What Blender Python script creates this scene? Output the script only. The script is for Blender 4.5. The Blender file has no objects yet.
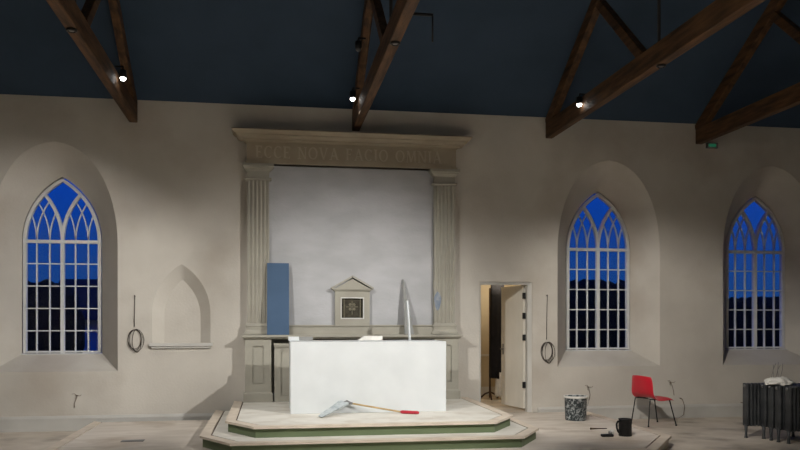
import bpy, bmesh, math, random
from mathutils import Vector, Matrix
random.seed(7)
PI = math.pi
scene = bpy.context.scene
C = scene.collection
D = 12.4      # camera to window wall
EYE = 1.65

# ------------------------------------------------------------------ materials
def new_mat(name):
    m = bpy.data.materials.new(name); m.use_nodes = True
    nt = m.node_tree; nt.nodes.clear()
    out = nt.nodes.new('ShaderNodeOutputMaterial')
    b = nt.nodes.new('ShaderNodeBsdfPrincipled')
    nt.links.new(b.outputs[0], out.inputs[0])
    return m, nt, b, out

def mat(name, c1, c2=None, scale=4.0, rough=.7, metal=0.0, bump=0.0, stretch=(1, 1, 1), lo=.35, hi=.65,
        detail=6, bscale=None, spec=.3, c3=None, s3=1.0, lo3=.55, hi3=.7):
    m, nt, b, out = new_mat(name)
    b.inputs['Roughness'].default_value = rough
    b.inputs['Metallic'].default_value = metal
    b.inputs['Specular IOR Level'].default_value = spec
    tc = nt.nodes.new('ShaderNodeTexCoord')
    mp = nt.nodes.new('ShaderNodeMapping'); mp.inputs['Scale'].default_value = stretch
    nt.links.new(tc.outputs['Object'], mp.inputs[0])
    no = nt.nodes.new('ShaderNodeTexNoise'); no.inputs['Scale'].default_value = scale
    no.inputs['Detail'].default_value = detail
    nt.links.new(mp.outputs[0], no.inputs['Vector'])
    r = nt.nodes.new('ShaderNodeValToRGB')
    r.color_ramp.elements[0].position = lo; r.color_ramp.elements[1].position = hi
    r.color_ramp.elements[0].color = (*c1, 1); r.color_ramp.elements[1].color = (*(c2 or c1), 1)
    nt.links.new(no.outputs[0], r.inputs[0])
    col = r.outputs[0]
    if c3:
        n3 = nt.nodes.new('ShaderNodeTexNoise'); n3.inputs['Scale'].default_value = s3; n3.inputs['Detail'].default_value = 8
        nt.links.new(tc.outputs['Object'], n3.inputs['Vector'])
        r3 = nt.nodes.new('ShaderNodeValToRGB')
        r3.color_ramp.elements[0].position = lo3; r3.color_ramp.elements[1].position = hi3
        nt.links.new(n3.outputs[0], r3.inputs[0])
        mx = nt.nodes.new('ShaderNodeMixRGB'); mx.inputs[2].default_value = (*c3, 1)
        nt.links.new(r3.outputs[0], mx.inputs[0]); nt.links.new(col, mx.inputs[1]); col = mx.outputs[0]
    nt.links.new(col, b.inputs['Base Color'])
    if bump:
        nb = nt.nodes.new('ShaderNodeTexNoise'); nb.inputs['Scale'].default_value = bscale or scale * 5
        nt.links.new(mp.outputs[0], nb.inputs['Vector'])
        bp = nt.nodes.new('ShaderNodeBump'); bp.inputs['Strength'].default_value = bump
        bp.inputs['Distance'].default_value = .01
        nt.links.new(nb.outputs[0], bp.inputs['Height']); nt.links.new(bp.outputs[0], b.inputs['Normal'])
    return m

def emit(name, c, s):
    m = bpy.data.materials.new(name); m.use_nodes = True
    nt = m.node_tree; nt.nodes.clear()
    out = nt.nodes.new('ShaderNodeOutputMaterial'); e = nt.nodes.new('ShaderNodeEmission')
    e.inputs[0].default_value = (*c, 1); e.inputs[1].default_value = s
    nt.links.new(e.outputs[0], out.inputs[0]); return m

M = {}
M['plaster'] = mat('wall_plaster', (.505, .475, .425), (.57, .54, .485), 1.3, .85, bump=.25, bscale=30,
                   c3=(.43, .385, .33), s3=.8, lo3=.52, hi3=.75)
M['panel_plaster'] = mat('panel_plaster', (.40, .405, .415), (.48, .485, .50), 1.8, .85, bump=.25, bscale=25, stretch=(.8, 1, 1.6))
M['stone'] = mat('painted_stone', (.33, .315, .265), (.375, .36, .305), 3, .75, bump=.15, bscale=40)
M['stone_dark'] = mat('painted_frieze', (.33, .28, .21), (.38, .33, .25), 3, .75, bump=.15, bscale=40)
M['frieze_letter'] = mat('inscription_lit_tone', (.43, .37, .285), (.48, .42, .33), 3, .75)  # lightened from the frieze tone, standing in for light on the relief
M['white_paint'] = mat('white_painted_wood', (.60, .59, .56), (.66, .65, .62), 2, .5)
M['skirting'] = mat('skirting_paint', (.46, .45, .42), (.52, .51, .48), 2, .6)
M['altar_white'] = mat('altar_primer', (.60, .63, .64), (.65, .68, .69), 2.5, .6, bump=.05)
M['ceiling'] = mat('ceiling_navy', (.030, .053, .088), (.037, .063, .104), 1.5, .8)
M['timber'] = mat('truss_timber', (.025, .013, .006), (.14, .070, .030), 3.0, .65, bump=.6, bscale=14, stretch=(5, .6, 5), lo=.3, hi=.7)
M['floor'] = mat('floor_boards', (.50, .44, .37), (.60, .54, .46), 2.5, .75, bump=.15, c3=(.32, .28, .23), s3=1.6, lo3=.52, hi3=.7)
M['ply'] = mat('dusty_plywood', (.58, .52, .45), (.68, .62, .55), 3, .75, bump=.15, stretch=(.6, 2, 1),
               c3=(.45, .38, .31), s3=1.3, lo3=.52, hi3=.7)
M['dais_top'] = mat('dais_surface', (.64, .62, .56), (.72, .70, .64), 3, .75, c3=(.55, .51, .44), s3=2.5, lo3=.5, hi3=.7)
M['nosing'] = mat('nosing_wood', (.58, .50, .41), (.68, .60, .50), 5, .65)
M['groove'] = mat('groove_dark', (.09, .055, .04), (.11, .07, .05), 5, .9)
M['green'] = mat('green_riser_paint', (.11, .145, .075), (.135, .175, .095), 4, .6, stretch=(.5, 1, 3))
M['frame_paint'] = mat('window_frame_paint', (.60, .61, .60), (.66, .67, .66), 3, .5)
M['black'] = mat('black_metal', (.007, .007, .008), (.012, .012, .012), 8, .5, spec=.3)
M['tail'] = mat('cable_brown', (.13, .09, .065), (.17, .12, .09), 8, .6)
M['cable'] = mat('cable_dark', (.04, .033, .028), (.05, .04, .035), 8, .6)
M['cloth_black'] = mat('black_cloth', (.008, .008, .010), (.016, .015, .018), 6, .9)
M['red'] = mat('red_plastic', (.60, .008, .028), (.66, .012, .034), 2, .38, spec=.5)
M['blue_board'] = mat('blue_board', (.045, .09, .165), (.055, .105, .19), 2, .6)
M['blue_patch'] = mat('blue_patch', (.16, .20, .27), (.30, .33, .36), 14, .7)
M['cast_iron'] = mat('cast_iron', (.035, .038, .042), (.07, .075, .08), 6, .5, metal=.3, spec=.5)
M['pale_sheet'] = mat('pale_sheet', (.68, .67, .63), (.80, .79, .75), 12, .8, bump=.3)
M['grey_board'] = mat('grey_board', (.22, .23, .22), (.28, .28, .27), 5, .7)
M['cream'] = mat('cream_paint', (.52, .44, .31), (.58, .50, .36), 2, .8)
M['door_paint'] = mat('door_primer', (.60, .57, .50), (.68, .65, .58), 2, .6, stretch=(1, 1, .5))
M['bronze'] = mat('bronze_dark', (.025, .022, .014), (.06, .052, .034), 14, .5, metal=.4, bump=.5)
M['bronze_light'] = mat('bronze_emblem', (.12, .11, .075), (.20, .18, .13), 20, .5, metal=.3)
M['wood_light'] = mat('pale_wood', (.42, .30, .14), (.52, .38, .19), 6, .6, stretch=(1, 6, 6))
M['red_grip'] = mat('red_grip', (.40, .02, .035), (.46, .03, .05), 10, .5)
M['blue_grey'] = mat('blue_grey_plastic', (.30, .35, .37), (.50, .54, .55), 14, .55)
M['brown_post'] = mat('brown_post', (.07, .04, .025), (.10, .06, .035), 6, .6)
M['steel'] = mat('grey_metal', (.16, .16, .16), (.22, .22, .22), 8, .5, metal=.4)
M['leaf'] = mat('dark_foliage', (.006, .010, .006), (.012, .018, .009), 4, .9)
M['house_wall'] = mat('house_render', (.78, .8, .82), (.84, .86, .88), 2, .9)
M['roof'] = mat('roof_slate', (.02, .02, .024), (.03, .03, .034), 6, .9)
M['grass'] = mat('lawn', (.012, .02, .008), (.02, .03, .012), 3, .95)
M['coffee'] = mat('pale_liquid', (.45, .45, .44), (.5, .5, .49), 3, .2)
M['lamp_on'] = emit('lamp_lens', (1, .97, .92), 14)
M['exit_green'] = emit('exit_glow', (.10, .75, .38), .09)

# splattered tub
def tub_mat():
    m, nt, b, out = new_mat('splattered_tub')
    tc = nt.nodes.new('ShaderNodeTexCoord')
    n = nt.nodes.new('ShaderNodeTexNoise'); n.inputs['Scale'].default_value = 13; n.inputs['Detail'].default_value = 4
    n.inputs['Distortion'].default_value = 2.2
    nt.links.new(tc.outputs['Object'], n.inputs['Vector'])
    r = nt.nodes.new('ShaderNodeValToRGB')
    e = r.color_ramp.elements
    e[0].position = .47; e[0].color = (.03, .042, .047, 1); e[1].position = .66; e[1].color = (.46, .50, .51, 1)
    nt.links.new(n.outputs[0], r.inputs[0]); nt.links.new(r.outputs[0], b.inputs['Base Color'])
    b.inputs['Roughness'].default_value = .6
    return m
M['tub'] = tub_mat()

def glass_mat():
    m = bpy.data.materials.new('window_glass'); m.use_nodes = True
    nt = m.node_tree; nt.nodes.clear()
    out = nt.nodes.new('ShaderNodeOutputMaterial')
    t = nt.nodes.new('ShaderNodeBsdfTransparent'); t.inputs[0].default_value = (.93, .95, .96, 1)
    g = nt.nodes.new('ShaderNodeBsdfGlossy'); g.inputs['Roughness'].default_value = .05
    mx = nt.nodes.new('ShaderNodeMixShader'); mx.inputs[0].default_value = .05
    nt.links.new(t.outputs[0], mx.inputs[1]); nt.links.new(g.outputs[0], mx.inputs[2]); nt.links.new(mx.outputs[0], out.inputs[0])
    return m
M['glass'] = glass_mat()

# ------------------------------------------------------------------ mesh builder
class MB:
    def __init__(s): s.v = []; s.f = []; s.sm = []
    def add(s, vs, fs, smooth=False):
        o = len(s.v); s.v += [tuple(v) for v in vs]
        for f in fs: s.f.append(tuple(o + i for i in f)); s.sm.append(smooth)
        return s
    def box(s, x0, x1, y0, y1, z0, z1):
        return s.add([(x0, y0, z0), (x1, y0, z0), (x1, y1, z0), (x0, y1, z0), (x0, y0, z1), (x1, y0, z1), (x1, y1, z1), (x0, y1, z1)],
                     [(3, 2, 1, 0), (4, 5, 6, 7), (0, 1, 5, 4), (1, 2, 6, 5), (2, 3, 7, 6), (3, 0, 4, 7)])
    def beam(s, a, b, w, h, up=(0, 0, 1)):
        a = Vector(a); b = Vector(b); d = (b - a).normalized(); up = Vector(up)
        r = d.cross(up)
        if r.length < 1e-4: r = d.cross(Vector((0, 1, 0)))
        r.normalize(); u = r.cross(d).normalized()
        vs = []
        for p in (a, b):
            for sx, sz in ((-1, -1), (1, -1), (1, 1), (-1, 1)): vs.append(p + r * sx * w / 2 + u * sz * h / 2)
        return s.add(vs, [(0, 1, 2, 3), (7, 6, 5, 4), (0, 4, 5, 1), (1, 5, 6, 2), (2, 6, 7, 3), (3, 7, 4, 0)])
    def tube(s, pts, r, n=8, closed=False):
        pts = [Vector(p) for p in pts]; N = len(pts); rings = []
        rr = r if isinstance(r, (list, tuple)) else [r] * N
        up = Vector((0, 0, 1)); prev = None
        for i, p in enumerate(pts):
            if closed: d = pts[(i + 1) % N] - pts[i - 1]
            else: d = pts[min(i + 1, N - 1)] - pts[max(i - 1, 0)]
            if d.length < 1e-9: d = Vector((0, 0, 1))
            d.normalize()
            a = (prev - d * prev.dot(d)) if prev is not None else d.cross(Vector((0, .3, 1)))
            if a.length < 1e-4: a = d.cross(Vector((1, 0, .2)))
            a.normalize(); prev = a; b = d.cross(a)
            rings.append([p + (a * math.cos(2 * PI * k / n) + b * math.sin(2 * PI * k / n)) * rr[i] for k in range(n)])
        vs = [v for q in rings for v in q]; fs = []
        for i in range(N if closed else N - 1):
            j = (i + 1) % N
            for k in range(n): l = (k + 1) % n; fs.append((i * n + k, i * n + l, j * n + l, j * n + k))
        if not closed: fs.append(tuple(range(n))[::-1]); fs.append(tuple((N - 1) * n + k for k in range(n)))
        return s.add(vs, fs, True)
    def lathe(s, prof, c=(0, 0, 0), n=24):
        c = Vector(c); vs = []; fs = []
        for (r, z) in prof:
            for k in range(n): vs.append(c + Vector((r * math.cos(2 * PI * k / n), r * math.sin(2 * PI * k / n), z)))
        for i in range(len(prof) - 1):
            for k in range(n): l = (k + 1) % n; fs.append((i * n + k, i * n + l, (i + 1) * n + l, (i + 1) * n + k))
        if prof[0][0] > 1e-5: fs.append(tuple(range(n))[::-1])
        if prof[-1][0] > 1e-5: fs.append(tuple((len(prof) - 1) * n + k for k in range(n)))
        return s.add(vs, fs, True)
    def prism(s, poly, z0, z1):          # outline in xy, extruded in z
        n = len(poly)
        vs = [(x, y, z0) for x, y in poly] + [(x, y, z1) for x, y in poly]
        return s.add(vs, [tuple(range(n))[::-1], tuple(range(n, 2 * n))] + [(i, (i + 1) % n, n + (i + 1) % n, n + i) for i in range(n)])
    def prism_xz(s, poly, y0, y1):       # outline in xz, extruded in y
        n = len(poly)
        vs = [(x, y0, z) for x, z in poly] + [(x, y1, z) for x, z in poly]
        return s.add(vs, [tuple(range(n)), tuple(range(n, 2 * n))[::-1]] + [(i, n + i, n + (i + 1) % n, (i + 1) % n) for i in range(n)])
    def moulding(s, xl, xr, yf, yb, prof):   # prof of (overhang, z) wrapped round three sides of a rectangle
        vs = []; fs = []
        for o, z in prof: vs += [(xl - o, yb, z), (xl - o, yf - o, z), (xr + o, yf - o, z), (xr + o, yb, z)]
        for i in range(len(prof) - 1):
            for k in range(4): l = (k + 1) % 4; fs.append((i * 4 + k, i * 4 + l, i * 4 + 4 + l, i * 4 + 4 + k))
        fs.append((3, 2, 1, 0)); m = (len(prof) - 1) * 4; fs.append((m, m + 1, m + 2, m + 3))
        return s.add(vs, fs)
    def strip(s, pts, w, y0, y1, closed=False):   # ribbon of width w following pts in xz, y0..y1 thick
        N = len(pts); vs = []; fs = []
        for i in range(N):
            a = Vector(pts[i - 1] if (i or closed) else pts[i]); b = Vector(pts[(i + 1) % N] if (i < N - 1 or closed) else pts[i])
            d = (b - a).normalized(); nrm = Vector((-d.y, d.x)) * w / 2; p = Vector(pts[i])
            for y in (y0, y1):
                for q in (p - nrm, p + nrm): vs.append((q.x, y, q.y))
        for i in range(N if closed else N - 1):
            j = (i + 1) % N; a = i * 4; b = j * 4
            fs += [(a, a + 1, b + 1, b), (a + 2, b + 2, b + 3, a + 3), (a, b, b + 2, a + 2), (a + 1, a + 3, b + 3, b + 1)]
        if not closed: fs += [(0, 2, 3, 1), (4 * N - 4, 4 * N - 3, 4 * N - 1, 4 * N - 2)]
        return s.add(vs, fs)
    def build(s, name, material, parent=None, bevel=0, fix=True):
        me = bpy.data.meshes.new(name); me.from_pydata(s.v, [], s.f)
        me.polygons.foreach_set('use_smooth', s.sm)
        if fix:
            bm = bmesh.new(); bm.from_mesh(me); bmesh.ops.recalc_face_normals(bm, faces=bm.faces); bm.to_mesh(me); bm.free()
        me.materials.append(material); me.update()
        o = bpy.data.objects.new(name, me); C.objects.link(o)
        if parent: o.parent = parent
        if bevel:
            b = o.modifiers.new('bevel', 'BEVEL'); b.width = bevel; b.segments = 2; b.limit_method = 'ANGLE'
        return o

def tag(o, label=None, cat=None, group=None, kind=None):
    if label: o['label'] = label
    if cat: o['category'] = cat
    if group: o['group'] = group
    if kind: o['kind'] = kind
    return o
def empty(name, loc, label, cat, group=None, kind=None):
    o = bpy.data.objects.new(name, None); C.objects.link(o); o.location = loc; o.empty_display_size = .1
    return tag(o, label, cat, group, kind)
def copy_tree(o, parent=None):
    c = o.copy(); C.objects.link(c); c.parent = parent
    for ch in list(o.children): copy_tree(ch, c)
    return c

# ------------------------------------------------------------------ the wall with its openings
WD = .45                       # depth of the window plane behind the wall face
SPR = 2.86; APX = 3.84; BOT = 1.14; AW = .565
R_ = (AW ** 2 + (APX - SPR) ** 2) / (2 * AW)
def pointed(a, bot, spr, apx, n=14):
    r = apx - spr; R = (a * a + r * r) / (2 * a); th = math.atan2(r, R - a) if R > a else PI / 2
    right = [(a - R + R * math.cos(th * i / n), spr + R * math.sin(th * i / n)) for i in range(n + 1)]
    left = [(-x, z) for x, z in right[:-1]][::-1]
    return [(-a, bot), (a, bot)] + right + left        # anticlockwise
def blunt(a, bot, spr, apx, n=14):
    r = apx - spr
    right = [(a * math.cos(i / n * PI / 2) ** .82, spr + r * math.sin(i / n * PI / 2) ** 1.0) for i in range(n)] + [(0, apx)]
    P = []
    base = pointed(a, bot, spr, apx, n)[2:2 + n + 1]
    for (x1, z1), (x2, z2) in zip(right, base): P.append((x1 * .75 + x2 * .25, z1 * .75 + z2 * .25))
    left = [(-x, z) for x, z in P[:-1]][::-1]
    return [(-a, bot), (a, bot)] + P + left

WX = [-3.19, 5.53, 8.48]
outer = blunt(.90, .88, 2.78, 4.30)
inner = pointed(AW + .02, BOT - .01, SPR, APX + .02)
NX = -1.36
n_out = pointed(.43, 1.30, 1.75, 2.50); n_in = pointed(.27, 1.30, 1.70, 2.27)
DX0, DX1, DZ = 3.31, 4.20, 2.27
XL, XR, ZT = -7.0, 13.0, 4.97

def face_with_holes(mb, rect, holes, y):
    bm = bmesh.new(); edges = []
    for loop in [rect] + holes:
        vs = [bm.verts.new((x, y, z)) for x, z in loop]
        for i in range(len(vs)): edges.append(bm.edges.new((vs[i], vs[(i + 1) % len(vs)])))
    bmesh.ops.triangle_fill(bm, edges=edges, use_beauty=True)
    bm.verts.index_update()
    mb.add([v.co[:] for v in bm.verts], [tuple(v.index for v in f.verts) for f in bm.faces]); bm.free()
def reveal(mb, A, ya, B, yb, smooth=True):
    n = len(A); A2 = A[1:] + A[:1]; B2 = B[1:] + B[:1]     # sides and arch shaded smooth, the sill flat
    vs = [(x, ya, z) for x, z in A2] + [(x, yb, z) for x, z in B2]
    mb.add(vs, [(i, i + 1, n + i + 1, n + i) for i in range(n - 1)], smooth)
    mb.add([(A[0][0], ya, A[0][1]), (A[1][0], ya, A[1][1]), (B[1][0], yb, B[1][1]), (B[0][0], yb, B[0][1])], [(0, 1, 2, 3)])
def sh(poly, x): return [(p[0] + x, p[1]) for p in poly]

w = MB()
door_hole = [(DX0, 0), (DX1, 0), (DX1, DZ), (DX0, DZ)]
rect = [(XL, 0), (DX0, 0), (DX0, DZ), (DX1, DZ), (DX1, 0), (XR, 0), (XR, ZT + .3), (XL, ZT + .3)]
face_with_holes(w, rect, [sh(outer, x) for x in WX] + [sh(n_out, NX)], 0)
face_with_holes(w, rect, [sh(inner, x) for x in WX], .62)
for x in WX:
    reveal(w, sh(outer, x), 0, sh(inner, x), WD)
    reveal(w, sh(inner, x), WD, sh(inner, x), .62)
reveal(w, sh(n_out, NX), 0, sh(n_in, NX), .13)
w.add([(x, .13, z) for x, z in sh(n_in, NX)], [tuple(range(len(n_in)))])
w.add([(DX0, 0, 0), (DX0, 0, DZ), (DX1, 0, DZ), (DX1, 0, 0), (DX0, .62, 0), (DX0, .62, DZ), (DX1, .62, DZ), (DX1, .62, 0)],
      [(0, 1, 5, 4), (1, 2, 6, 5), (2, 3, 7, 6)])
wall = w.build('wall_back', M['plaster'], fix=False)
tag(wall, 'pale plastered wall with deep pointed window recesses behind the altar', 'wall', kind='structure')

# other walls, floor, ceiling
YB = -13.7
RIDGE = -6.85; RZ = ZT + 6.85 * .63
def struct(mb, name, m, label, cat):
    o = mb.build(name, m); return tag(o, label, cat, kind='structure')
struct(MB().box(XL - .3, XR + .3, YB - .3, .62, -.2, 0), 'floor', M['floor'], 'pale dusty boarded floor of the hall', 'floor')
gab = [(YB, 0), (0, 0), (0, ZT), (RIDGE, RZ), (YB, ZT)]
def gable(x0, x1):
    n = len(gab); return MB().add([(x0, y, z) for y, z in gab] + [(x1, y, z) for y, z in gab],
        [tuple(range(n)), tuple(range(n, 2 * n))[::-1]] + [(i, (i + 1) % n, n + (i + 1) % n, n + i) for i in range(n)])
struct(gable(XL - .2, XL), 'wall_left', M['plaster'], 'plain plastered end wall to the left', 'wall')
struct(gable(XR, XR + .2), 'wall_right', M['plaster'], 'plain plastered end wall to the right', 'wall')
struct(MB().box(XL - .2, XR + .2, YB - .2, YB, 0, ZT), 'wall_front', M['plaster'], 'plastered wall opposite the altar', 'wall')
c = MB()
for ya, za, yb_, zb in ((.0, ZT, RIDGE, RZ), (RIDGE, RZ, YB, ZT)):
    c.add([(XL - .2, ya, za), (XR + .2, ya, za), (XR + .2, yb_, zb), (XL - .2, yb_, zb),
           (XL - .2, ya, za + .2), (XR + .2, ya, za + .2), (XR + .2, yb_, zb + .2), (XL - .2, yb_, zb + .2)],
          [(0, 1, 2, 3), (7, 6, 5, 4), (0, 4, 5, 1), (1, 5, 6, 2), (2, 6, 7, 3), (3, 7, 4, 0)])
struct(c, 'ceiling', M['ceiling'], 'dark navy sloping ceiling above the roof timbers', 'ceiling')

def baseboard(x0, x1, name, label):
    b = MB(); b.box(x0, x1, -.028, 0, 0, .19)
    b.add([(x0, -.028, .19), (x1, -.028, .19), (x1, -.012, .225), (x0, -.012, .225), (x0, 0, .19), (x1, 0, .19), (x1, 0, .225), (x0, 0, .225)],
          [(0, 1, 2, 3), (3, 2, 6, 7), (0, 3, 7, 4), (1, 5, 6, 2), (4, 7, 6, 5)])
    b.box(x0, x1, -.034, 0, .168, .182)
    struct(b, name, M['skirting'], label, 'baseboard')
baseboard(XL, -.86, 'baseboard_left', 'pale painted skirting board left of the altar')
baseboard(DX1 + .09, XR, 'baseboard_right', 'pale painted skirting board right of the doorway')

# ------------------------------------------------------------------ windows
def arc_pts(s, sign, n=26):
    return [(s - sign * (R_ - R_ * math.cos(t)), SPR + R_ * math.sin(t)) for t in [i / n * PI / 3 for i in range(n + 1)]]
def in_arch(x, z, x0, x1):      # inside the lancet that springs from x0 to x1
    dz = z - SPR
    if dz > R_: return False
    k = R_ - math.sqrt(max(R_ * R_ - dz * dz, 0))
    return x0 + k - 1e-3 <= x <= x1 - k + 1e-3
def make_window():
    root = empty('window_1', (0, 0, 0), 'tall pointed window with white tracery bars and dusk blue panes, left of the altar', 'window', kind='structure')
    P = pointed(AW - .02, BOT + .02, SPR, APX - .035)
    MB().strip(P, .05, -.03, .05, closed=True).build('window_frame', M['frame_paint'], root)
    m = MB().box(-.026, .026, -.03, .05, BOT, SPR)
    for sg in (1, -1):
        pts = [p for p in arc_pts(0, sg) if in_arch(p[0], p[1], -AW, AW)]
        m.strip(pts, .045, -.03, .05)
    m.build('mullion', M['frame_paint'], root)
    MB().box(-AW, AW, -.035, .05, SPR - .028, SPR + .022).build('transom', M['frame_paint'], root)
    g = MB()
    for i in (-2, -1, 1, 2):
        x = AW * i / 3; g.box(x - .009, x + .009, -.012, .03, BOT, SPR)
        for sg in (1, -1):
            lo, hi = (0, AW) if i > 0 else (-AW, 0)
            pts = [p for p in arc_pts(x, sg) if in_arch(p[0], p[1], lo, hi)]
            if len(pts) > 1: g.strip(pts, .016, -.012, .03)
    for k in range(1, 5):
        z = BOT + (SPR - BOT) * k / 5; g.box(-AW + .02, AW - .02, -.014, .03, z - .009, z + .009)
    g.build('glazing_bars', M['frame_paint'], root)
    n = pointed(AW - .015, BOT + .01, SPR, APX - .03)
    MB().prism_xz(n, .008, .014).build('glass', M['glass'], root)
    return root
w1 = make_window()
for i, x in enumerate(WX):
    o = w1 if i == 0 else copy_tree(w1)
    o.location = (x, WD + .02, 0); o.name = 'window_%d' % (i + 1)
    o['label'] = ['tall pointed window with white tracery and dusk blue panes, left of the altar',
                  'tall pointed window between the doorway and the red chair',
                  'dim pointed window behind the stacked radiators at far right'][i]
for i, x in enumerate(WX):
    s = MB().box(x - .60, x + .60, WD - .02, WD + .08, BOT - .045, BOT - .005)
    s.build('window_sill', M['frame_paint'], bpy.data.objects['window_%d' % (i + 1)]).matrix_parent_inverse = Matrix.Translation((-x, -(WD + .02), 0))

# niche shelf
niche = MB().moulding(NX - .42, NX + .42, -.03, 0, [(.0, 1.215), (.015, 1.225), (.015, 1.245), (.045, 1.255), (.045, 1.298)]).build('niche_shelf', M['skirting'])
tag(niche, 'slim pale ledge under the small pointed wall niche', 'shelf')

# ------------------------------------------------------------------ doorway and the little room behind
door = empty('door_1', (0, 0, 0), 'pale door standing open in the doorway right of the altar', 'door', kind='structure')
f = MB(); f.box(DX1 - .075, DX1, .03, .14, .14, DZ); f.box(DX0, DX0 + .03, .03, .14, .14, DZ); f.box(DX0 + .03, DX1 - .075, .03, .14, DZ - .045, DZ)
f.build('door_frame', M['skirting'], door)
hx, hy = DX1 - .08, .145
th = math.radians(78); dv = Vector((-math.cos(th), math.sin(th), 0))
leaf = MB().beam(Vector((hx, hy, 1.205)) + dv * .01, Vector((hx, hy, 1.205)) + dv * .77, .042, 2.03).build('door_leaf', M['door_paint'], door)
nrm = Vector((-dv.y, dv.x, 0))
if nrm.x > 0: nrm = -nrm
for z in (2.05, 1.72, 1.36, .58):
    MB().box(hx - .045, hx + .004, hy - .035, hy - .002, z - .05, z + .05).build('hinge', M['black'], door)
hp = Vector((hx, hy, 1.15)) + dv * .70 + nrm * .022
MB().beam(hp - Vector((0, 0, .09)), hp + Vector((0, 0, .09)), .035, .012, up=nrm).tube([hp, hp + nrm * .05, hp + nrm * .055 - dv * .11], .011).build('door_handle', M['steel'], door)

rm = MB()
RX0, RX1, RY1, RH = 2.6, 4.80, 3.1, 2.75
rm.box(RX0, RX1, RY1, RY1 + .1, .14, RH); rm.box(RX0 - .1, RX0, .62, RY1, .14, RH); rm.box(RX1, RX1 + .1, .62, RY1, .14, RH)
struct(rm, 'wall_vestry', M['cream'], 'cream painted walls of the small room beyond the doorway', 'wall')
struct(MB().box(RX0 - .1, RX1 + .1, .62, RY1 + .1, RH, RH + .1), 'ceiling_vestry', M['cream'], 'ceiling of the small room beyond the doorway', 'ceiling')
struct(MB().box(RX0 - .1, RX1 + .1, -.0, RY1 + .1, .0, .14).box(DX0, DX1, -.02, 0, 0, .14), 'floor_vestry', M['floor'], 'raised floor of the small room beyond the doorway', 'floor')
struct(MB().box(RX0, RX1, RY1 - .03, RY1, .92, .96).box(RX0, RX1, RY1 - .02, RY1, .14, .30), 'trim_1', M['white_paint'], 'pale dado rail and skirting in the small room', 'trim')
lt = empty('added_ceiling_lamp', (4.2, 1.9, RH), 'added round ceiling lamp, out of view, lighting the small room', 'lamp')  # out-of-view lamp added to light the small room
MB().lathe([(.12, 0), (.12, -.03), (.10, -.06), (0, -.07)]).build('lamp_shade', M['lamp_on'], lt)
for lx, ly, e in ((4.2, 1.9, 30),):
    L = bpy.data.lights.new('vestry_light', 'POINT'); L.energy = e; L.color = (1, .86, .66); L.shadow_soft_size = .1
    lo = bpy.data.objects.new('vestry_light', L); C.objects.link(lo); lo.location = (lx, ly, RH - .15)

# coat stand with black garment in that room
st = empty('coat_stand', (4.10, 2.19, .14), 'dark wooden stand with a long black garment seen through the doorway', 'coat stand')
MB().tube([(0, 0, .03), (0, 0, 2.12)], .02).build('post', M['brown_post'], st)
b = MB()
for k in range(3):
    a = k * 2 * PI / 3 + .4
    b.tube([(0, 0, .14), (.1 * math.cos(a), .1 * math.sin(a), .1), (.2 * math.cos(a), .2 * math.sin(a), .015)], .016)
b.build('base', M['brown_post'], st)
cl = empty('black_garment', (4.215, 2.08, .14), 'long black garment hanging in the doorway', 'garment')
def folds(zt, zb, hw, amp, n=36, rows=8, cx=0, cy=0):
    m = MB(); vs = []; fs = []
    for r in range(rows + 1):
        t = r / rows; z = zt + (zb - zt) * t
        for k in range(n):
            a = 2 * PI * k / n; rr = 1 + amp * (.3 + .7 * t) * math.sin(a * 7 + 1.3)
            vs.append((cx + hw * rr * math.cos(a) * (.85 + .15 * t), cy + .08 * rr * math.sin(a), z + (.02 * math.sin(a * 5) if r == rows else 0)))
    for r in range(rows):
        for k in range(n): l = (k + 1) % n; fs.append((r * n + k, r * n + l, (r + 1) * n + l, (r + 1) * n + k))
    fs.append(tuple(range(n))); fs.append(tuple(rows * n + k for k in range(n)))
    m.add(vs, fs, True); return m
folds(2.2, .42, .15, .12).build('cloth', M['cloth_black'], cl)
folds(.52, .06, .075, .25, cx=.04, cy=.0).build('lining', M['pale_sheet'], cl)

# ------------------------------------------------------------------ dais
def inset(poly, d, skip_last=True):
    n = len(poly); out = []
    def off(i):
        a = Vector(poly[i]); b = Vector(poly[(i + 1) % n]); e = (b - a).normalized(); nn = Vector((-e.y, e.x))
        dd = 0 if (skip_last and i == n - 1) else d
        return a + nn * dd, e
    for i in range(n):
        (p, e), (q, g) = off(i - 1), off(i)
        den = e.x * g.y - e.y * g.x
        t = ((q.x - p.x) * g.y - (q.y - p.y) * g.x) / den
        out.append((p.x + e.x * t, p.y + e.y * t))
    return out
def ring(mb, A, B, z0, z1):      # ring without the back edge
    n = len(A)
    for i in range(n - 1):
        q = [A[i], A[i + 1], B[i + 1], B[i]]
        mb.prism(q, z0, z1)
def tier(name, poly, z0, z1, label, cat, riser_m, top_m):
    root = empty(name, ((poly[0][0] + poly[-1][0]) / 2, -1.5, z0), label, cat)
    inv = Matrix.Translation(-root.location)
    def P(mb, nm, m):
        o = mb.build(nm, m, root); o.matrix_parent_inverse = inv; return o
    P(MB().prism(inset(poly, .035), z0, z1 - .026), 'riser', riser_m)
    P(MB().prism(inset(poly, .05), z1 - .026, z1 - .012), 'underlay', M['groove'])
    m = MB(); ring(m, poly, inset(poly, .125), z1 - .028, z1)
    P(m, 'nosing', M['nosing'])
    P(MB().prism(inset(poly, .143), z1 - .024, z1), 'floor_panel', top_m)
YW = -.03
p1 = [(-2.62, YW), (-2.62, -2.78), (-1.9, -3.8), (4.42, -3.8), (5.15, -2.78), (5.15, YW)]
tier('low_platform', p1, 0, .14, 'wide low timber platform carrying the dais, red chair stands beside it', 'platform', M['ply'], M['ply'])
p2 = [(-.85, YW), (-.85, -2.76), (-.46, -3.42), (2.94, -3.42), (3.35, -2.76), (3.35, YW)]
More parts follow.
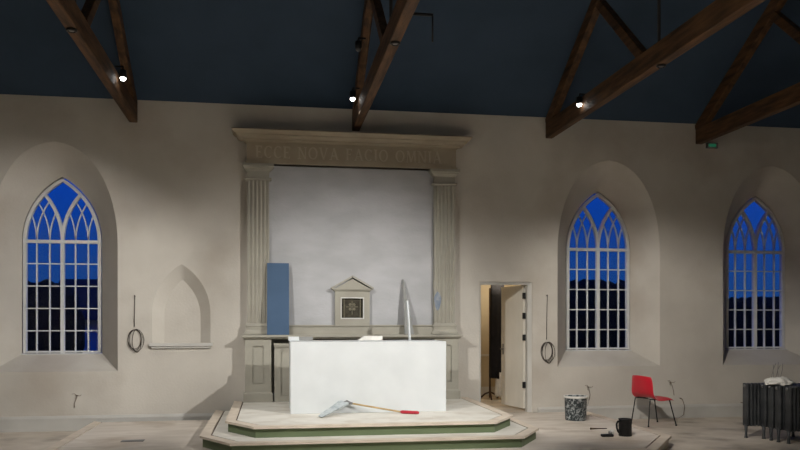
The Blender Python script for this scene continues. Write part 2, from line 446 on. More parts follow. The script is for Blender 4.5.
tier('dais_step', p2, .14, .275, 'lower green fronted step of the dais', 'step', M['green'], M['dais_top'])
p3 = [(-.57, YW), (-.57, -2.47), (-.21, -3.08), (2.70, -3.08), (3.10, -2.47), (3.10, YW)]
tier('dais_platform', p3, .275, .41, 'upper green fronted dais platform under the white altar', 'platform', M['green'], M['dais_top'])
# floor box cover
q = MB().box(-1.85, -1.58, -2.20, -2.06, .14, .146).build('floor_socket_cover', M['steel'])
tag(q, 'small dark cover plate set in the platform floor at left', 'cover plate')

# ------------------------------------------------------------------ altarpiece
AX = 1.25
ap = empty('altarpiece', (AX, 0, .41), 'tall stone coloured classical altarpiece with fluted pilasters and inscribed frieze', 'altarpiece')
inv = Matrix.Translation(-ap.location)
def A(mb, nm, m, parent=ap, lab=None, bevel=0):
    o = mb.build(nm, m, parent, bevel)
    if parent is ap: o.matrix_parent_inverse = inv
    if lab: o['label'] = lab
    return o
A(MB().box(-.05, 2.55, -.05, 0, 1.5, 4.05), 'back_panel', M['panel_plaster'], lab='pale mottled plaster panel')
frieze = A(MB().box(-.38, 2.88, -.18, 0, 4.03, 4.40), 'frieze', M['stone_dark'])
A(MB().box(-.40, 2.90, -.195, 0, 4.03, 4.065).moulding(-.38, 2.88, -.18, 0, [(.0, 4.36), (.02, 4.37), (.03, 4.40)]), 'frieze_moulding', M['stone_dark'])
A(MB().moulding(-.38, 2.88, -.18, 0, [(.0, 4.36), (.05, 4.385), (.05, 4.40), (.13, 4.415), (.15, 4.44), (.15, 4.455), (.19, 4.475), (.215, 4.50), (.215, 4.515), (.18, 4.53)]), 'cornice', M['stone_dark'])
for cx in (-.207, 2.70):
    # fluted shaft
    hw = .165; yf = -.16; pr = [(cx - hw, 0), (cx - hw, yf)]
    nfl = 5; sw = 2 * hw / (nfl * 2 + 1) ; x = cx - hw
    for k in range(nfl):
        x0 = cx - hw + sw * (1 + 2 * k) - sw * .15; x1 = x0 + sw * 1.3
        for j in range(6):
            a = PI * j / 5; pr.append(((x0 + x1) / 2 - (x1 - x0) / 2 * math.cos(a), yf + .022 * math.sin(a)))
    pr += [(cx + hw, yf), (cx + hw, 0)]
    A(MB().prism(pr, 1.58, 3.80), 'pilaster', M['stone'])
    A(MB().moulding(cx - hw, cx + hw, yf, 0, [(0, 3.78), (.018, 3.785), (.035, 3.80), (.028, 3.82), (.0, 3.82), (.0, 3.92), (.012, 3.93), (.03, 3.945), (.05, 3.96), (.05, 3.975), (.07, 3.985), (.07, 4.03)]), 'capital', M['stone'])
    A(MB().moulding(cx - hw, cx + hw, yf, 0, [(.045, 1.43), (.045, 1.455), (.03, 1.47), (.015, 1.50), (.02, 1.545), (.03, 1.56), (.0, 1.60)]), 'pilaster_base', M['stone'])
A(MB().box(-.03, 2.53, -.14, 0, 1.42, 1.55).moulding(-.03, 2.53, -.14, 0, [(0, 1.54), (.015, 1.55), (.02, 1.565), (0, 1.575)]), 'plinth_band', M['stone'])
A(MB().moulding(-.40, 2.90, -.30, 0, [(.0, 1.36), (.02, 1.37), (.03, 1.385), (.055, 1.39), (.055, 1.415), (.04, 1.425)]), 'altar_shelf', M['stone'])
def panelled(x0, x1, yf, yb, z0, z1, px0, px1, pz0, pz1):
    m = MB()
    m.box(x0, x1, yf + .02, yb, z0, z1)
    m.box(x0, px0, yf, yf + .02, z0, z1); m.box(px1, x1, yf, yf + .02, z0, z1)
    m.box(px0, px1, yf, yf + .02, z0, pz0); m.box(px0, px1, yf, yf + .02, pz1, z1)
    m.strip([(px0 + .012, pz0 + .012), (px1 - .012, pz0 + .012), (px1 - .012, pz1 - .012), (px0 + .012, pz1 - .012)], .014, yf + .006, yf + .02, closed=True)
    return m
for cx in (-.207, 2.70):
    A(panelled(cx - .195, cx + .195, -.28, 0, .41, 1.37, cx - .085, cx + .085, .68, 1.26), 'pedestal', M['stone'])
    A(MB().moulding(cx - .195, cx + .195, -.28, 0, [(.025, .41), (.025, .535), (.01, .55), (0, .565)]), 'pedestal_base', M['stone'])
g = panelled(.035, 2.46, -.30, -.02, .41, 1.28, .13, 2.36, .50, 1.20)
A(g, 'altar_backing', M['stone'])
A(MB().moulding(.06, 2.435, -.30, -.02, [(.0, 1.22), (.02, 1.24), (.035, 1.27), (.035, 1.295)]), 'backing_cap', M['stone'])

# inscription
def glyph(ch):
    P = []; T = .17; t = .085
    def bx(x0, x1, z0, z1): P.append([(x0, z0), (x1, z0), (x1, z1), (x0, z1)])
    def ser(x, z, w=.3): bx(x - w / 2, x + w / 2, z - .03, z + .03)
    def dia(x0, z0, x1, z1, w): P.append([(x0 - w / 2, z0), (x0 + w / 2, z0), (x1 + w / 2, z1), (x1 - w / 2, z1)])
    def arc(cx, cz, rx, rz, a0, a1, n=18):
        for i in range(n):
            u0 = a0 + (a1 - a0) * i / n; u1 = a0 + (a1 - a0) * (i + 1) / n
            P.append([(cx + rx * math.cos(u0), cz + rz * math.sin(u0)), (cx + rx * math.cos(u1), cz + rz * math.sin(u1)),
                      (cx + (rx - T) * math.cos(u1), cz + (rz - t) * math.sin(u1)), (cx + (rx - T) * math.cos(u0), cz + (rz - t) * math.sin(u0))])
    if ch in 'EF':
        bx(.08, .08 + T, 0, 1); ser(.16, .03, .32); ser(.16, .97, .32)
        bx(.2, .62, 1 - t, 1); bx(.56, .62, .8, 1); bx(.2, .5, .5 - t / 2, .5 + t / 2); bx(.45, .5, .42, .58)
        if ch == 'E': bx(.2, .66, 0, t); bx(.6, .66, 0, .2)
        w = .72
    elif ch == 'C': arc(.45, .5, .43, .51, math.radians(48), math.radians(312)); bx(.7, .76, .72, .95); w = .84
    elif ch == 'O': arc(.48, .5, .46, .51, 0, 2 * PI, 28); w = .98
    elif ch == 'N': bx(.1, .1 + t, 0, 1); bx(.72, .72 + t, 0, 1); dia(.16, 1, .74, 0, T); ser(.14, .03); ser(.76, .97); ser(.1, .97, .25); w = .92
    elif ch == 'V': dia(.12, 1, .46, 0, T); dia(.78, 1, .46, 0, t); ser(.12, .97); ser(.78, .97, .26); w = .92
    elif ch == 'A': dia(.14, 0, .46, 1, t); dia(.8, 0, .46, 1, T); bx(.26, .66, .3, .3 + t); ser(.12, .03, .26); ser(.8, .03); w = .94
    elif ch == 'I': bx(.12, .12 + T, 0, 1); ser(.2, .03, .34); ser(.2, .97, .34); w = .42
    elif ch == 'M':
        dia(.12, 0, .2, 1, t); dia(.96, 0, .88, 1, T); dia(.22, 1, .54, .05, T); dia(.86, 1, .54, .05, t)
        ser(.12, .03, .26); ser(.96, .03); ser(.18, .97, .2); ser(.9, .97, .24); w = 1.12
    else: w = .5
    return P, w
txt = 'ECCE NOVA FACIO OMNIA'
H = .185; gap = .10
tot = sum(glyph(ch)[1] + gap for ch in txt)
x0, x1 = -.25, 2.66; kx = (x1 - x0) / tot; x = x0
for ch in txt:
    P, w_ = glyph(ch); m = MB()
    for poly in P: m.prism_xz([(x + a * kx, 4.12 + b_ * H) for a, b_ in poly], -.198, -.178)
    if P and ch != ' ': m.build('letter', M['frieze_letter'], frieze)
    x += (w_ + gap) * kx
# paint patch on right pilaster
A(MB().prism_xz([(2.585 + .055 * math.cos(a) * (1 + .15 * math.sin(3 * a)), 1.95 + .14 * math.sin(a) * (1 + .1 * math.cos(4 * a))) for a in [i * 2 * PI / 20 for i in range(20)]], -.1625, -.1590),
  'paint_patch', M['blue_patch'], lab='dab of blue paint')

# wall tabernacle
tb = empty('tabernacle', (1.235, -.052, 1.575), 'small pedimented wall tabernacle with a dark metal door', 'tabernacle')
def T(mb, nm, m, lab=None):
    o = mb.build(nm, m, tb)
    if lab: o['label'] = lab
    return o
sm = MB(); sm.box(-.27, -.17, -.09, -.001, 0, .53); sm.box(.17, .27, -.09, -.001, 0, .53); sm.box(-.17, .17, -.09, -.001, 0, .09); sm.box(-.17, .17, -.09, -.001, .42, .53)
T(sm, 'surround', M['stone'])
T(MB().strip([(-.175, .10), (.175, .10), (.175, .42), (-.175, .42)], .022, -.10, -.03, closed=True), 'inner_frame', M['white_paint'])
T(MB().moulding(-.27, .27, -.09, 0, [(0, .52), (.02, .53), (.035, .55), (.035, .565)]), 'entablature', M['stone'])
T(MB().prism_xz([(-.27, .565), (.27, .565), (0, .715)], -.095, 0), 'pediment', M['stone'])
T(MB().beam((-.33, -.065, .565), (.005, -.065, .755), .13, .026).beam((.33, -.065, .565), (-.005, -.065, .755), .13, .026), 'raking_cornice', M['stone'])
dm = T(MB().box(-.165, .165, -.04, -.01, .10, .42), 'tabernacle_door', M['bronze'])
em = MB()
for a in (45, 135, 225, 315):
    a = math.radians(a); cx_, cz_ = .045 * math.cos(a), .28 + .05 * math.sin(a)
    em.prism_xz([(cx_ + .022 * math.cos(t), cz_ + .022 * math.sin(t)) for t in [i * PI / 5 for i in range(10)]], -.048, -.038)
em.box(-.005, .005, -.048, -.038, .16, .37); em.box(-.09, .09, -.048, -.038, .275, .285)
e_ = em.build('cross_emblem', M['bronze_light'], dm)
for hx_ in (-.13, .122): MB().box(hx_, hx_ + .012, -.05, -.038, .11, .41).build('hinge_strap', M['bronze_light'], dm)

# ------------------------------------------------------------------ altar block and things on it
al = MB().box(-1.05, 1.05, -.40, .40, 0, .95).build('altar_block', M['altar_white'], bevel=.004)
al.location = (1.29, -1.48, .41); tag(al, 'large plain white altar block standing on the dais', 'altar')
def thingbox(name, dims, loc, m, label, cat, rz=0, rx=0, ry=0, poly=None):
    mb = MB()
    if poly: mb.prism_xz(poly, -dims[1] / 2, dims[1] / 2)
    else: mb.box(-dims[0] / 2, dims[0] / 2, -dims[1] / 2, dims[1] / 2, 0, dims[2])
    o = mb.build(name, m, bevel=.002); o.location = loc; o.rotation_euler = (rx, ry, rz); return tag(o, label, cat)
thingbox('white_offcut', (.15, .10, .055), (.30, -1.16, 1.361), M['altar_white'], 'small white offcut at the left end of the altar top', 'offcut')
thingbox('grey_offcut', (.19, .10, .05), (.475, -1.16, 1.361), M['grey_board'], 'small grey offcut beside the white one on the altar top', 'offcut')
thingbox('board_offcut', (.33, .10, .06), (1.40, -1.16, 1.361), M['pale_sheet'], 'pale slanted offcut on the altar top below the tabernacle', 'offcut', poly=[(-.19, 0), (.16, 0), (.16, .06), (-.10, .06)])
bb = MB().box(-.165, .165, -.009, .009, 0, 1.10).build('blue_board', M['blue_board'], bevel=.002)
bb.location = (.09, -.328, 1.426); bb.rotation_euler = (-math.atan2(.135, 1.1), 0, 0); tag(bb, 'tall blue board leaning against the left pilaster', 'board')
lb = MB().prism_xz([(-.09, 0), (.055, 0), (-.072, .90), (-.085, .90)], -.012, .012).build('grey_batten', M['grey_board'])
lb.location = (2.12, -.325, 1.426); lb.rotation_euler = (-math.atan2(.235, .86), 0, 0); tag(lb, 'thin tapering grey batten leaning on the back panel', 'batten')
wb = MB().box(-.011, .011, -.05, .05, 0, .57).build('white_batten', M['altar_white'])
wb.location = (1.965, -1.14, 1.361); wb.rotation_euler = (0, math.radians(-4), 0); tag(wb, 'short white batten standing upright on the altar block', 'batten')

# ------------------------------------------------------------------ broom
br = empty('floor_scraper', (.8, -2.1, .41), 'long handled scraper with red grip and pale blue head against the altar', 'scraper')
inv2 = Matrix.Translation(-br.location)
def B(mb, nm, m, lab=None):
    o = mb.build(nm, m, br); o.matrix_parent_inverse = inv2
    if lab: o['label'] = lab
a = Vector((.60, -2.36, .425)); b2 = Vector((.95, -1.955, .56))
d = (b2 - a).normalized(); s_ = Vector((.75, -.35, -.1)); s_ = (s_ - d * s_.dot(d)).normalized(); u_ = d.cross(s_)
m = MB(); vs = []
for k, (t_, wd, hh) in enumerate(((0, .025, .004), (.1, .036, .008), (.7, .06, .010), (.92, .075, .012), (1, .065, .012))):
    p = a + (b2 - a) * t_
    vs += [p - s_ * wd - u_ * hh, p + s_ * wd - u_ * hh, p + s_ * wd + u_ * hh, p - s_ * wd + u_ * hh]
fs = [(0, 1, 2, 3), (16, 17, 18, 19)]
for k in range(4):
    for j in range(4): l = (j + 1) % 4; fs.append((k * 4 + j, k * 4 + l, k * 4 + 4 + l, k * 4 + 4 + j))
B(m.add(vs, fs), 'scraper_head', M['blue_grey'], 'pale blue grey head')
h0 = Vector((1.02, -1.925, .545)); h1 = Vector((1.67, -2.12, .44)); h2 = Vector((1.91, -2.18, .43))
B(MB().tube([h0, h1], .012), 'handle', M['wood_light'])
B(MB().tube([h1, h1 + (h2 - h1) * .1, h1 + (h2 - h1) * .9, h2], [.014, .022, .022, .014]), 'grip', M['red_grip'], 'red grip')
B(MB().tube([b2 - d * .02, b2 + Vector((.03, .0, .01)), h0, h0 + (h1 - h0) * .06], [.015, .02, .022, .016]), 'joint', M['steel'])

# ------------------------------------------------------------------ bucket, jug, small things
bk = empty('paint_tub', (4.53, -1.04, .14), 'large grey paint tub splattered with white, on the platform', 'tub')
MB().lathe([(0, .0), (.148, .0), (.155, .01), (.168, .345), (.176, .35), (.176, .365), (.160, .365), (.150, .06), (0, .05)], n=32).build('body', M['tub'], bk)
MB().lathe([(.170, .335), (.181, .337), (.181, .368), (.163, .368), (.163, .335), (.170, .335)], n=32).build('rim', M['pale_sheet'], bk)
MB().lathe([(0, .30), (.156, .30), (.156, .31), (0, .315)], n=32).build('paint', M['white_paint'], bk)
MB().tube([(.178 * math.cos(t), -.02 - .19 * math.sin(t), .33 - .13 * math.sin(t)) for t in [i * PI / 14 for i in range(15)]], .004).build('bail_handle', M['steel'], bk)

jg = empty('black_jug', (4.545, -2.70, .14), 'black jug with a loop handle near the platform corner', 'jug')
MB().lathe([(0, 0), (.080, 0), (.084, .005), (.084, .215), (.088, .225), (.078, .225), (.076, .02), (0, .015)], n=32).build('body', M['black'], jg)
MB().lathe([(0, .195), (.0765, .195), (.0765, .205), (0, .207)], n=32).build('contents', M['coffee'], jg)
MB().tube([(-.078, -.02, .19), (-.115, -.03, .195), (-.135, -.035, .16), (-.13, -.035, .11), (-.11, -.03, .06), (-.078, -.02, .035)], .013).build('handle', M['black'], jg)
ad = empty('hand_tool', (4.27, -2.74, .14), 'small low black object lying left of the jug', 'tool')
MB().box(-.07, .09, -.035, .035, 0, .035).build('body', M['black'], ad, bevel=.012)
MB().lathe([(0, .03), (.022, .03), (.022, .068), (0, .07)], (.05, 0, 0), 16).build('knob', M['steel'], ad)
cb = MB().lathe([(0, 0), (.03, 0), (.03, .06), (.024, .068), (0, .07)], n=20).build('paint_pot', M['white_paint'])
cb.location = (4.40, -2.62, .14); tag(cb, 'tiny white pot between the jug and the low black object', 'pot')
sk = MB().tube([(4.33, -2.08, .155), (4.36, -2.07, .152), (4.45, -2.06, .150), (4.58, -2.05, .148)], [.016, .012, .007, .006]).build('paint_brush', M['brown_post'])
tag(sk, 'thin dark brush lying on the platform behind the jug', 'brush')

# ------------------------------------------------------------------ red chair (faces +x)
ch = empty('plastic_chair', (5.93, -.74, 0), 'red moulded plastic chair with thin black legs', 'chair')
ch.rotation_euler = (0, 0, math.radians(9))
prof = [(a - .045 * (1.15 if b > .5 else .6), b) for a, b in [(-.215, .80), (-.213, .795), (-.205, .74), (-.19, .66), (-.172, .58), (-.150, .51), (-.11, .462), (-.04, .448), (.06, .452), (.15, .458), (.21, .455), (.235, .435)]]
hwid = [1.22 * q for q in [.18, .195, .215, .225, .232, .238, .238, .232, .226, .22, .21, .20]]
vs = []; fs = []; NS = 12
for i, ((x, z), hw) in enumerate(zip(prof, hwid)):
    for k in range(NS + 1):
        s = -1 + 2 * k / NS; c4 = abs(s) ** 3
        back = max(0, min(1, (z - .46) / .25))
        vs.append((x + .055 * c4 * back, hw * s, z - .018 - .030 * c4 * (1 - back) - (.03 * c4 if i == 0 else 0)))
for i in range(len(prof) - 1):
    for k in range(NS): a_ = i * (NS + 1) + k; fs.append((a_, a_ + 1, a_ + NS + 2, a_ + NS + 1))
sh_ = MB().add(vs, fs, True).build('seat_shell', M['red'], ch)
md = sh_.modifiers.new('s', 'SOLIDIFY'); md.thickness = .012; md.offset = 0
md = sh_.modifiers.new('u', 'SUBSURF'); md.levels = 1; md.render_levels = 2
for lx, ly, fx, fy in ((-.19, -.19, -.245, -.225), (-.19, .19, -.245, .225), (.16, -.19, .255, -.235), (.16, .19, .255, .235)):
    MB().tube([(lx, ly, .418), (fx, fy, .008)], .0095).tube([(fx, fy, 0), (fx, fy, .018)], .014).build('leg', M['black'], ch)
MB().tube([(-.19, -.19, .416), (.16, -.19, .416)], .009).tube([(-.19, .19, .416), (.16, .19, .416)], .009).tube([(-.12, -.19, .416), (-.12, .19, .416)], .009).tube([(.12, -.19, .416), (.12, .19, .416)], .009).build('under_frame', M['black'], ch)

# ------------------------------------------------------------------ cast iron radiators
def radiator(n=14, pitch=.056):
    root = empty('column_radiator', (0, 0, 0), 'x', 'radiator', 'cast iron radiators stacked at the right')
    for i in range(n):
        x = i * pitch; m = MB()
        m.box(x - .019, x + .019, -.058, .058, .165, .765)
        m.box(x - pitch * .5, x + pitch * .5, -.022, .022, .185, .215).box(x - pitch * .5, x + pitch * .5, -.022, .022, .715, .745)
        m.build('section', M['cast_iron'], root, bevel=.014)
    for x in (0, (n - 1) * pitch):
        for y in (0,):
            MB().tube([(x, y, .19), (x, y, .07), (x, y * 1.1, .02), (x, y * 1.1, .0)], [.026, .018, .02, .028]).build('foot', M['cast_iron'], root)
    MB().tube([(-.035, 0, .73), (-.018, 0, .73)], .022, n=8).build('end_plug', M['steel'], root)
    return root
r0 = radiator()
rl = ['cast iron radiator nearest the wall, rearmost of the five stacked', 'second cast iron radiator from the wall in the stack',
      'middle one of the five stacked cast iron radiators', 'second cast iron radiator from the front of the stack', 'frontmost cast iron radiator of the five stacked at the right']
for i, (x, y) in enumerate(((6.56, -2.24), (6.74, -2.38), (6.755, -2.52), (6.755, -2.68), (6.80, -2.83))):
    o = r0 if i == 0 else copy_tree(r0)
    o.location = (x, y, 0); o['label'] = rl[i]
def blob(name, loc, sx, sy, sz, m, label, cat, seed):
    rnd = random.Random(seed); bm = bmesh.new(); bmesh.ops.create_icosphere(bm, subdivisions=4, radius=1)
    ph = [rnd.uniform(0, 6) for _ in range(6)]
    for v in bm.verts:
        p = v.co; k = 1 + .18 * math.sin(5 * p.x + ph[0]) * math.sin(4 * p.y + ph[1]) + .12 * math.sin(11 * p.x + 7 * p.y + ph[2]) + .07 * math.sin(19 * p.y + ph[3] + 9 * p.z)
        z = max(p.z, -.35) * k
        v.co = Vector((p.x * sx * k, p.y * sy * k, (z + .35) * sz))
    me = bpy.data.meshes.new(name); bm.to_mesh(me); bm.free(); me.materials.append(m)
    for f_ in me.polygons: f_.use_smooth = True
    o = bpy.data.objects.new(name, me); C.objects.link(o); o.location = loc; return tag(o, label, cat)
blob('crumpled_cloth', (6.86, -2.56, .768), .19, .12, .07, M['pale_sheet'], 'crumpled white cloth lying on top of the radiators', 'cloth', 3)
blob('dark_bag', (7.36, -2.62, .766), .13, .13, .09, M['cloth_black'], 'dark crumpled bag on the radiators at the picture edge', 'bag', 5)
wr = MB()
for k in range(5):
    x = 6.92 + k * .035
    wr.tube([(6.98 + k * .008, -2.36, .768), (x - .03, -2.33, .85), (x + .02 * (-1) ** k, -2.30, .95), (x + .04, -2.28, 1.02 + .02 * (k % 3))], .003, n=5)
o = wr.build('wire_bundle', M['steel']); tag(o, 'thin upright bundle of wires rising behind the white cloth', 'wires')

# ------------------------------------------------------------------ hanging coils of cable and wall cable tails
def coil(x, ztop, zr, label):
    root = empty('cable_coil', (x, 0, ztop), label, 'cable', 'coiled cables hanging on the wall')
    MB().tube([(0, 0, 0), (0, -.045, 0), (0, -.05, .012)], .007, n=6).build('hook', M['cable'], root)
    MB().tube([(.004, -.035, .0), (.0, -.03, -.15), (-.008, -.025, -(ztop - zr) + .19)], .005, n=6).build('lead', M['cable'], root)
    for k in range(4):
        rx, rz = .095 + .01 * k * (-1) ** k, .145 + .01 * k; m = MB()
        m.tube([(-.005 + .012 * k + rx * math.sin(t), -.015 - .006 * k, zr - ztop - .008 * k + rz * math.cos(t)) for t in [i * 2 * PI / 32 for i in range(32)]], .0045, n=6, closed=True)
        m.build('cable_loop', M['cable'], root)
    return root
coil(-2.04, 2.01, 1.36, 'coil of dark cable hanging on a hook left of the wall niche')
coil(4.44, 2.05, 1.14, 'coil of dark cable hanging on a hook right of the doorway')
def cable_tail(pts, name, label, spread=True):
    m = MB(); p0 = Vector(pts[0])
    m.tube(pts, .0045, n=6)
    if spread:
        for k in range(3):
            a = k * 2.1; m.tube([p0, p0 + Vector((.05 * math.cos(a), -.03, .04 * math.sin(a))), p0 + Vector((.08 * math.cos(a + .5), -.035, .05 * math.sin(a + .4)))], .003, n=5)
    m.lathe([(.02, 0), (.02, .006), (0, .008)], (p0.x, p0.y, p0.z), 10)
    o = m.build(name, M['tail']); tag(o, label, 'cable')
cable_tail([(-2.87, 0, .52), (-2.87, -.02, .50), (-2.90, -.025, .42), (-2.91, -.01, .34)], 'cable_tail', 'loose cable end poking from the wall beneath the left window')
cable_tail([(5.16, 0, .54), (5.16, -.03, .52), (5.18, -.035, .42), (5.17, -.01, .33)], 'cable_tail', 'loose cable end in the wall right above the paint tub')
cable_tail([(6.62, 0, .60), (6.63, -.03, .57), (6.66, -.03, .46), (6.68, -.01, .38)], 'cable_tail', 'loose reddish cable end in the wall behind the red chair')
cable_tail([(6.80, 0, .33), (6.81, -.05, .32), (6.84, -.07, .2), (6.82, -.07, .06), (6.72, -.1, .012), (6.6, -.12, .012)], 'floor_cable', 'cable dropping over the skirting to the floor right of the red chair', False)
cable_tail([(7.92, 0, .24), (7.93, -.05, .23), (7.97, -.07, .16), (7.96, -.07, .06), (7.9, -.1, .012)], 'floor_cable', 'short cable dropping over the skirting left of the radiators', False)

# ------------------------------------------------------------------ roof trusses
def truss():
    root = empty('roof_truss', (0, 0, 4.62), 'x', 'truss', 'timber roof trusses')
    TW = .12
    Y0 = -.02; Y1 = YB + .02; mid = RIDGE
    MB().box(-TW / 2, TW / 2, Y1, Y0, 0, .26).build('tie_beam', M['timber'], root, bevel=.012)
    off = -.14
    def rz(d): return ZT - 4.62 + .63 * d + off
    MB().beam((0, Y0, rz(0) + .02), (0, mid, rz(-mid)), .11, .20).build('rafter', M['timber'], root, bevel=.012)
    MB().beam((0, Y1, rz(0) + .02), (0, mid, rz(-mid)), .11, .20).build('rafter', M['timber'], root, bevel=.012)
    MB().box(-.09, .09, mid - .12, mid + .12, .26, rz(-mid) - .05).build('king_post', M['timber'], root)
    for s in (1, -1):
        ya = -3.35 if s > 0 else 2 * mid + 3.35; yb_ = -2.05 if s > 0 else 2 * mid + 2.05
        MB().beam((0, ya, .25), (0, yb_, rz(2.05) - .08), .10, .13).build('strut', M['timber'], root, bevel=.008)
        yr = -3.75 if s > 0 else 2 * mid + 3.75
        MB().tube([(.0, yr, .26), (.0, yr, rz(3.75) - .1)], .02, n=8).build('tie_rod', M['black'], root)
    return root
tr = truss()
TX = [-2.06, 1.30, 4.475, 7.12]
TL = ['leftmost timber roof truss, above the left window and niche', 'timber roof truss directly above the altarpiece',
      'timber roof truss above the doorway and middle window', 'timber roof truss at far right with the green glow at its foot']
for i, x in enumerate(TX):
    o = tr if i == 0 else copy_tree(tr); o.location = (x, 0, 4.62); o.rotation_euler.z = math.radians([.5, 0, 0, 0][i]); o['label'] = TL[i]

# lamps on trusses
def spotfix(loc, side, lit, label, name='spotlight'):
    root = empty(name, loc, label, 'lamp', None)
    MB().tube([(-side * .10, 0, .10), (0, 0, .10), (0, 0, .04)], .012).build('bracket', M['black'], root)
    MB().lathe([(.028, -.05), (.045, -.03), (.045, .05), (.03, .06), (0, .06)], n=18).build('housing', M['black'], root)
    MB().lathe([(0, -.085), (.025, -.078), (.036, -.06), (.036, -.045), (0, -.04)], n=18).build('lens', M['lamp_on'] if lit else M['steel'], root)
    return root
spots = [((-1.91, -1.70, 4.84), 1, True, 'small lit spotlight on the leftmost truss'),
         ((1.15, -1.02, 4.90), -1, True, 'small lit spotlight on the truss above the altarpiece'),
         ((4.36, -1.60, 4.80), -1, True, 'small lit spotlight on the truss above the doorway'),
         ((1.17, -1.6, 5.42), -1, False, 'small unlit spotlight higher up the truss above the altarpiece'),
         ((6.98, -3.1, 4.95), -1, False, 'small unlit spotlight on the far right truss')]
for loc, side, lit, lab in spots:
    spotfix(loc, side, lit, lab)
    if lit:
        L = bpy.data.lights.new('small_spot', 'SPOT'); L.energy = {-1: 70, 1: 20, 4: 60}[int(loc[0])]; L.color = (1, .95, .88); L.shadow_soft_size = .03
        L.spot_size = math.radians(104); L.spot_blend = .6
        lo = bpy.data.objects.new('small_spot', L); C.objects.link(lo); lo.location = (loc[0], loc[1], loc[2] - .19)
        tg = {-1: (-1.0, -1.4, 0), 1: (1.25, -2.4, 0), 4: (5.4, -1.3, 0)}[int(loc[0])]
        lo.rotation_euler = (Vector(tg) - lo.location).to_track_quat('-Z', 'Y').to_euler()
dl = ['dark round fitting under the leftmost truss', 'dark round fitting under the truss above the altarpiece', 'dark round fitting under the truss above the doorway']
for x, y, lab in ((TX[0], -3.9, dl[0]), (TX[1], -4.05, dl[1]), (TX[2], -3.8, dl[2])):
    r = empty('downlight', (x + (.04 if x < 0 else 0), y, 4.62), lab, 'lamp')
    MB().lathe([(.055, 0), (.055, -.02), (.04, -.025), (.035, -.012), (0, -.012)], n=20).build('trim_ring', M['black'], r)
    MB().lathe([(.03, -.012), (.025, -.02), (0, -.022)], n=16).build('lens', M['steel'], r)
o = MB().tube([(1.37, -4.6, 4.72), (1.60, -4.6, 4.72)], .016).tube([(1.595, -4.6, 4.73), (1.595, -4.6, 4.45)], .009).build('bracket_rod', M['black'])
tag(o, 'black right angled rod sticking out from the truss above the altarpiece', 'bracket')
ex = empty('exit_light', (7.36, -.02, 4.60), 'small green glowing emergency light at the foot of the right truss', 'emergency light')
MB().box(-.10, .10, -.03, .02, -.04, .05).build('housing', M['steel'], ex)
MB().box(-.07, .06, -.036, -.03, -.02, .03).build('diffuser', M['exit_green'], ex)

# the big spots that light the altar, on the trusses nearer the middle of the hall
def area_spot(name, loc, target, energy, ang, blend, col, soft=.015, label=''):
    root = empty('stage_spotlight', loc, label, 'lamp')
    d = (Vector(target) - Vector(loc)).normalized(); rot = d.to_track_quat('-Z', 'Y').to_euler()
    a = MB().lathe([(.06, .02), (.09, .03), (.09, .2), (.05, .22), (0, .22)], n=20).build('housing', M['black'], root); a.rotation_euler = rot
    a = MB().lathe([(.062, .03), (0, .032)], n=20).build('lens', M['lamp_on'], root); a.rotation_euler = rot
    L = bpy.data.lights.new(name, 'SPOT'); L.energy = energy; L.color = col; L.spot_size = math.radians(ang); L.spot_blend = blend; L.shadow_soft_size = soft
    o = bpy.data.objects.new(name, L); C.objects.link(o); o.location = Vector(loc) + d * .02; o.rotation_euler = rot
WARM = (1, .965, .92)
area_spot('key_right', (4.25, -6.6, 4.3), (0.3, 0, .1), 1280, 58, .9, WARM, label='stage spotlight under the truss above the doorway, aimed at the altar')
area_spot('key_left', (-1.85, -6.0, 4.4), (2.1, 0, .1), 860, 56, .9, (1, .965, .92), label='stage spotlight under the leftmost truss')
area_spot('fill_left', (1.12, -6.9, 4.4), (-4.0, 0, 1.2), 1150, 43, .7, WARM, label='stage spotlight on the left of the truss above the altarpiece')
area_spot('fill_right', (1.50, -6.9, 4.4), (6.1, -.3, .5), 1100, 41, .7, (1, .94, .86), label='stage spotlight on the right of the truss above the altarpiece')

for x, lab in ((TX[0], 'added bounce spotlight pointing at the floor from the leftmost truss'), (TX[1], 'added bounce spotlight pointing at the floor from the middle truss'), (TX[2], 'added bounce spotlight pointing at the floor from the truss above the doorway')):
    area_spot('added_bounce_spot', (x, -8.2, 4.5), (x, -7.6, 0), 1150, 84, .6, (1, .95, .88), label=lab)  # unseen spots added so the floor bounces light up to soffits and beams
# unseen soft lamps under the trusses, added to lift the ambient light
for x, lab in ((TX[0], 'added ambient fill lamp under the leftmost truss'), (TX[1], 'added ambient fill lamp under the middle truss'), (TX[2], 'added ambient fill lamp under the truss above the doorway')):
    root = empty('added_fill_lamp', (x + .3, -9.6, 4.3), lab, 'lamp')
    MB().tube([(0, 0, .13), (0, 0, .35), (-.3, 0, .42)], .012).build('stem', M['black'], root)
    MB().lathe([(.0, .14), (.06, .13), (.06, .10), (.0, .10)], n=20).build('lamp_cap', M['black'], root)
    L = bpy.data.lights.new('added_fill_light', 'POINT'); L.energy = 18; L.color = (1, .95, .88); L.shadow_soft_size = .12
    o = bpy.data.objects.new('added_fill_light', L); C.objects.link(o); o.location = (x + .3, -9.6, 4.28)

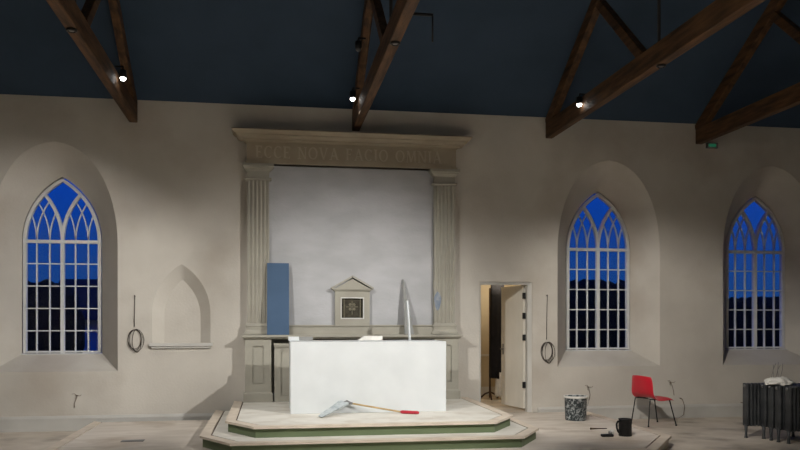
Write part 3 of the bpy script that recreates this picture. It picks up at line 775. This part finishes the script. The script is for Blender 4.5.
# ------------------------------------------------------------------ outside
struct(MB().box(-40, 50, .7, 60, -.25, -.05), 'floor_outside', M['grass'], 'dark lawn outside the windows', 'ground')
def tree(loc, s, h, seed, label):
    root = empty('tree', loc, label, 'tree', 'dark trees outside the windows')
    MB().tube([(0, 0, 0), (.05, 0, h * .5)], [.18, .12]).build('trunk', M['brown_post'], root)
    rnd = random.Random(seed); m = MB()
    bm = bmesh.new()
    for k in range(9):
        mt = Matrix.Translation((rnd.uniform(-.5, .5) * s, rnd.uniform(-.5, .5) * s, h * (.35 + .5 * rnd.random()))) 
        bmesh.ops.create_icosphere(bm, subdivisions=3, radius=s * rnd.uniform(.35, .55), matrix=mt)
    for v in bm.verts: v.co += Vector((rnd.uniform(-1, 1), rnd.uniform(-1, 1), rnd.uniform(-1, 1))) * .09
    me = bpy.data.meshes.new('crown'); bm.to_mesh(me); bm.free(); me.materials.append(M['leaf'])
    o = bpy.data.objects.new('crown', me); C.objects.link(o); o.parent = root
tree((-8.6, 13, -.05), 1.6, 2.2, 1, 'dark tree outside the left window, behind its left half')
tree((13.4, 14, -.05), 1.7, 2.5, 2, 'dark tree outside the middle window')
tree((10.2, 17.5, -.05), 1.7, 2.6, 6, 'dark tree outside the middle window, nearer the altar side')
def hedge(x0, x1, y, h, seed, label):
    rnd = random.Random(seed); bm = bmesh.new(); n = int((x1 - x0) / .3) + 1
    for k in range(n):
        bmesh.ops.create_icosphere(bm, subdivisions=3, radius=1, matrix=Matrix.Translation((x0 + .3 * k, y, h * .5)) @ Matrix.Diagonal((.6, .5, h * rnd.uniform(.50, .54), 1)))
    for v in bm.verts: v.co += Vector((rnd.uniform(-1, 1), rnd.uniform(-1, 1), rnd.uniform(-1, 1))) * .05
    me = bpy.data.meshes.new('hedge'); bm.to_mesh(me); bm.free(); me.materials.append(M['leaf'])
    o = bpy.data.objects.new('hedge', me); C.objects.link(o); tag(o, label, 'hedge')
hedge(-10, -5.5, 9.5, 2.62, 3, 'dark clipped hedge outside the left window')
hedge(8, 13.5, 11.5, 2.85, 4, 'dark clipped hedge outside the middle window')
hedge(15.0, 22, 11.5, 2.35, 5, 'low dark hedge outside the far right window')
hs = empty('house', (-4.8, 11.5, -.05), 'small house with a dark roof outside the left window', 'house')
MB().box(-1.6, 2.5, 0, 5, 0, 1.75).build('walls', M['house_wall'], hs)
MB().add([(-1.8, -.3, 1.7), (2.7, -.3, 1.7), (2.7, 5.3, 1.7), (-1.8, 5.3, 1.7), (-1.8, 2.5, 3.0), (2.7, 2.5, 3.0)],
         [(0, 1, 5, 4), (2, 3, 4, 5), (0, 4, 3), (1, 2, 5), (0, 3, 2, 1)]).build('roof', M['roof'], hs)

# ------------------------------------------------------------------ world: dusk
wd = bpy.data.worlds.new('dusk'); scene.world = wd; wd.use_nodes = True
nt = wd.node_tree; nt.nodes.clear()
out = nt.nodes.new('ShaderNodeOutputWorld'); bg = nt.nodes.new('ShaderNodeBackground')
tc = nt.nodes.new('ShaderNodeTexCoord'); sp = nt.nodes.new('ShaderNodeSeparateXYZ'); rp = nt.nodes.new('ShaderNodeValToRGB')
nt.links.new(tc.outputs['Generated'], sp.inputs[0]); nt.links.new(sp.outputs[2], rp.inputs[0])
e = rp.color_ramp.elements
e[0].position = 0.0; e[0].color = (.010, .070, .26, 1); e[1].position = .24; e[1].color = (.003, .060, .62, 1)
x = e.new(.09); x.color = (.006, .060, .33, 1)
nt.links.new(rp.outputs[0], bg.inputs[0]); bg.inputs[1].default_value = .85
nt.links.new(bg.outputs[0], out.inputs[0])

# ------------------------------------------------------------------ camera
cam = bpy.data.cameras.new('camera'); co = bpy.data.objects.new('camera', cam); C.objects.link(co)
co.location = (0, -D, EYE); co.rotation_euler = (PI / 2, 0, -math.radians(9.2))
cam.sensor_width = 36; cam.lens = 790 / 800 * 36; cam.shift_y = 95 / 800
cam.clip_start = .05; cam.clip_end = 200
scene.camera = co
vs_ = scene.view_settings
vs_.view_transform = 'Standard'; vs_.look = 'None'; vs_.gamma = 1; vs_.use_curve_mapping = False; vs_.exposure = 0
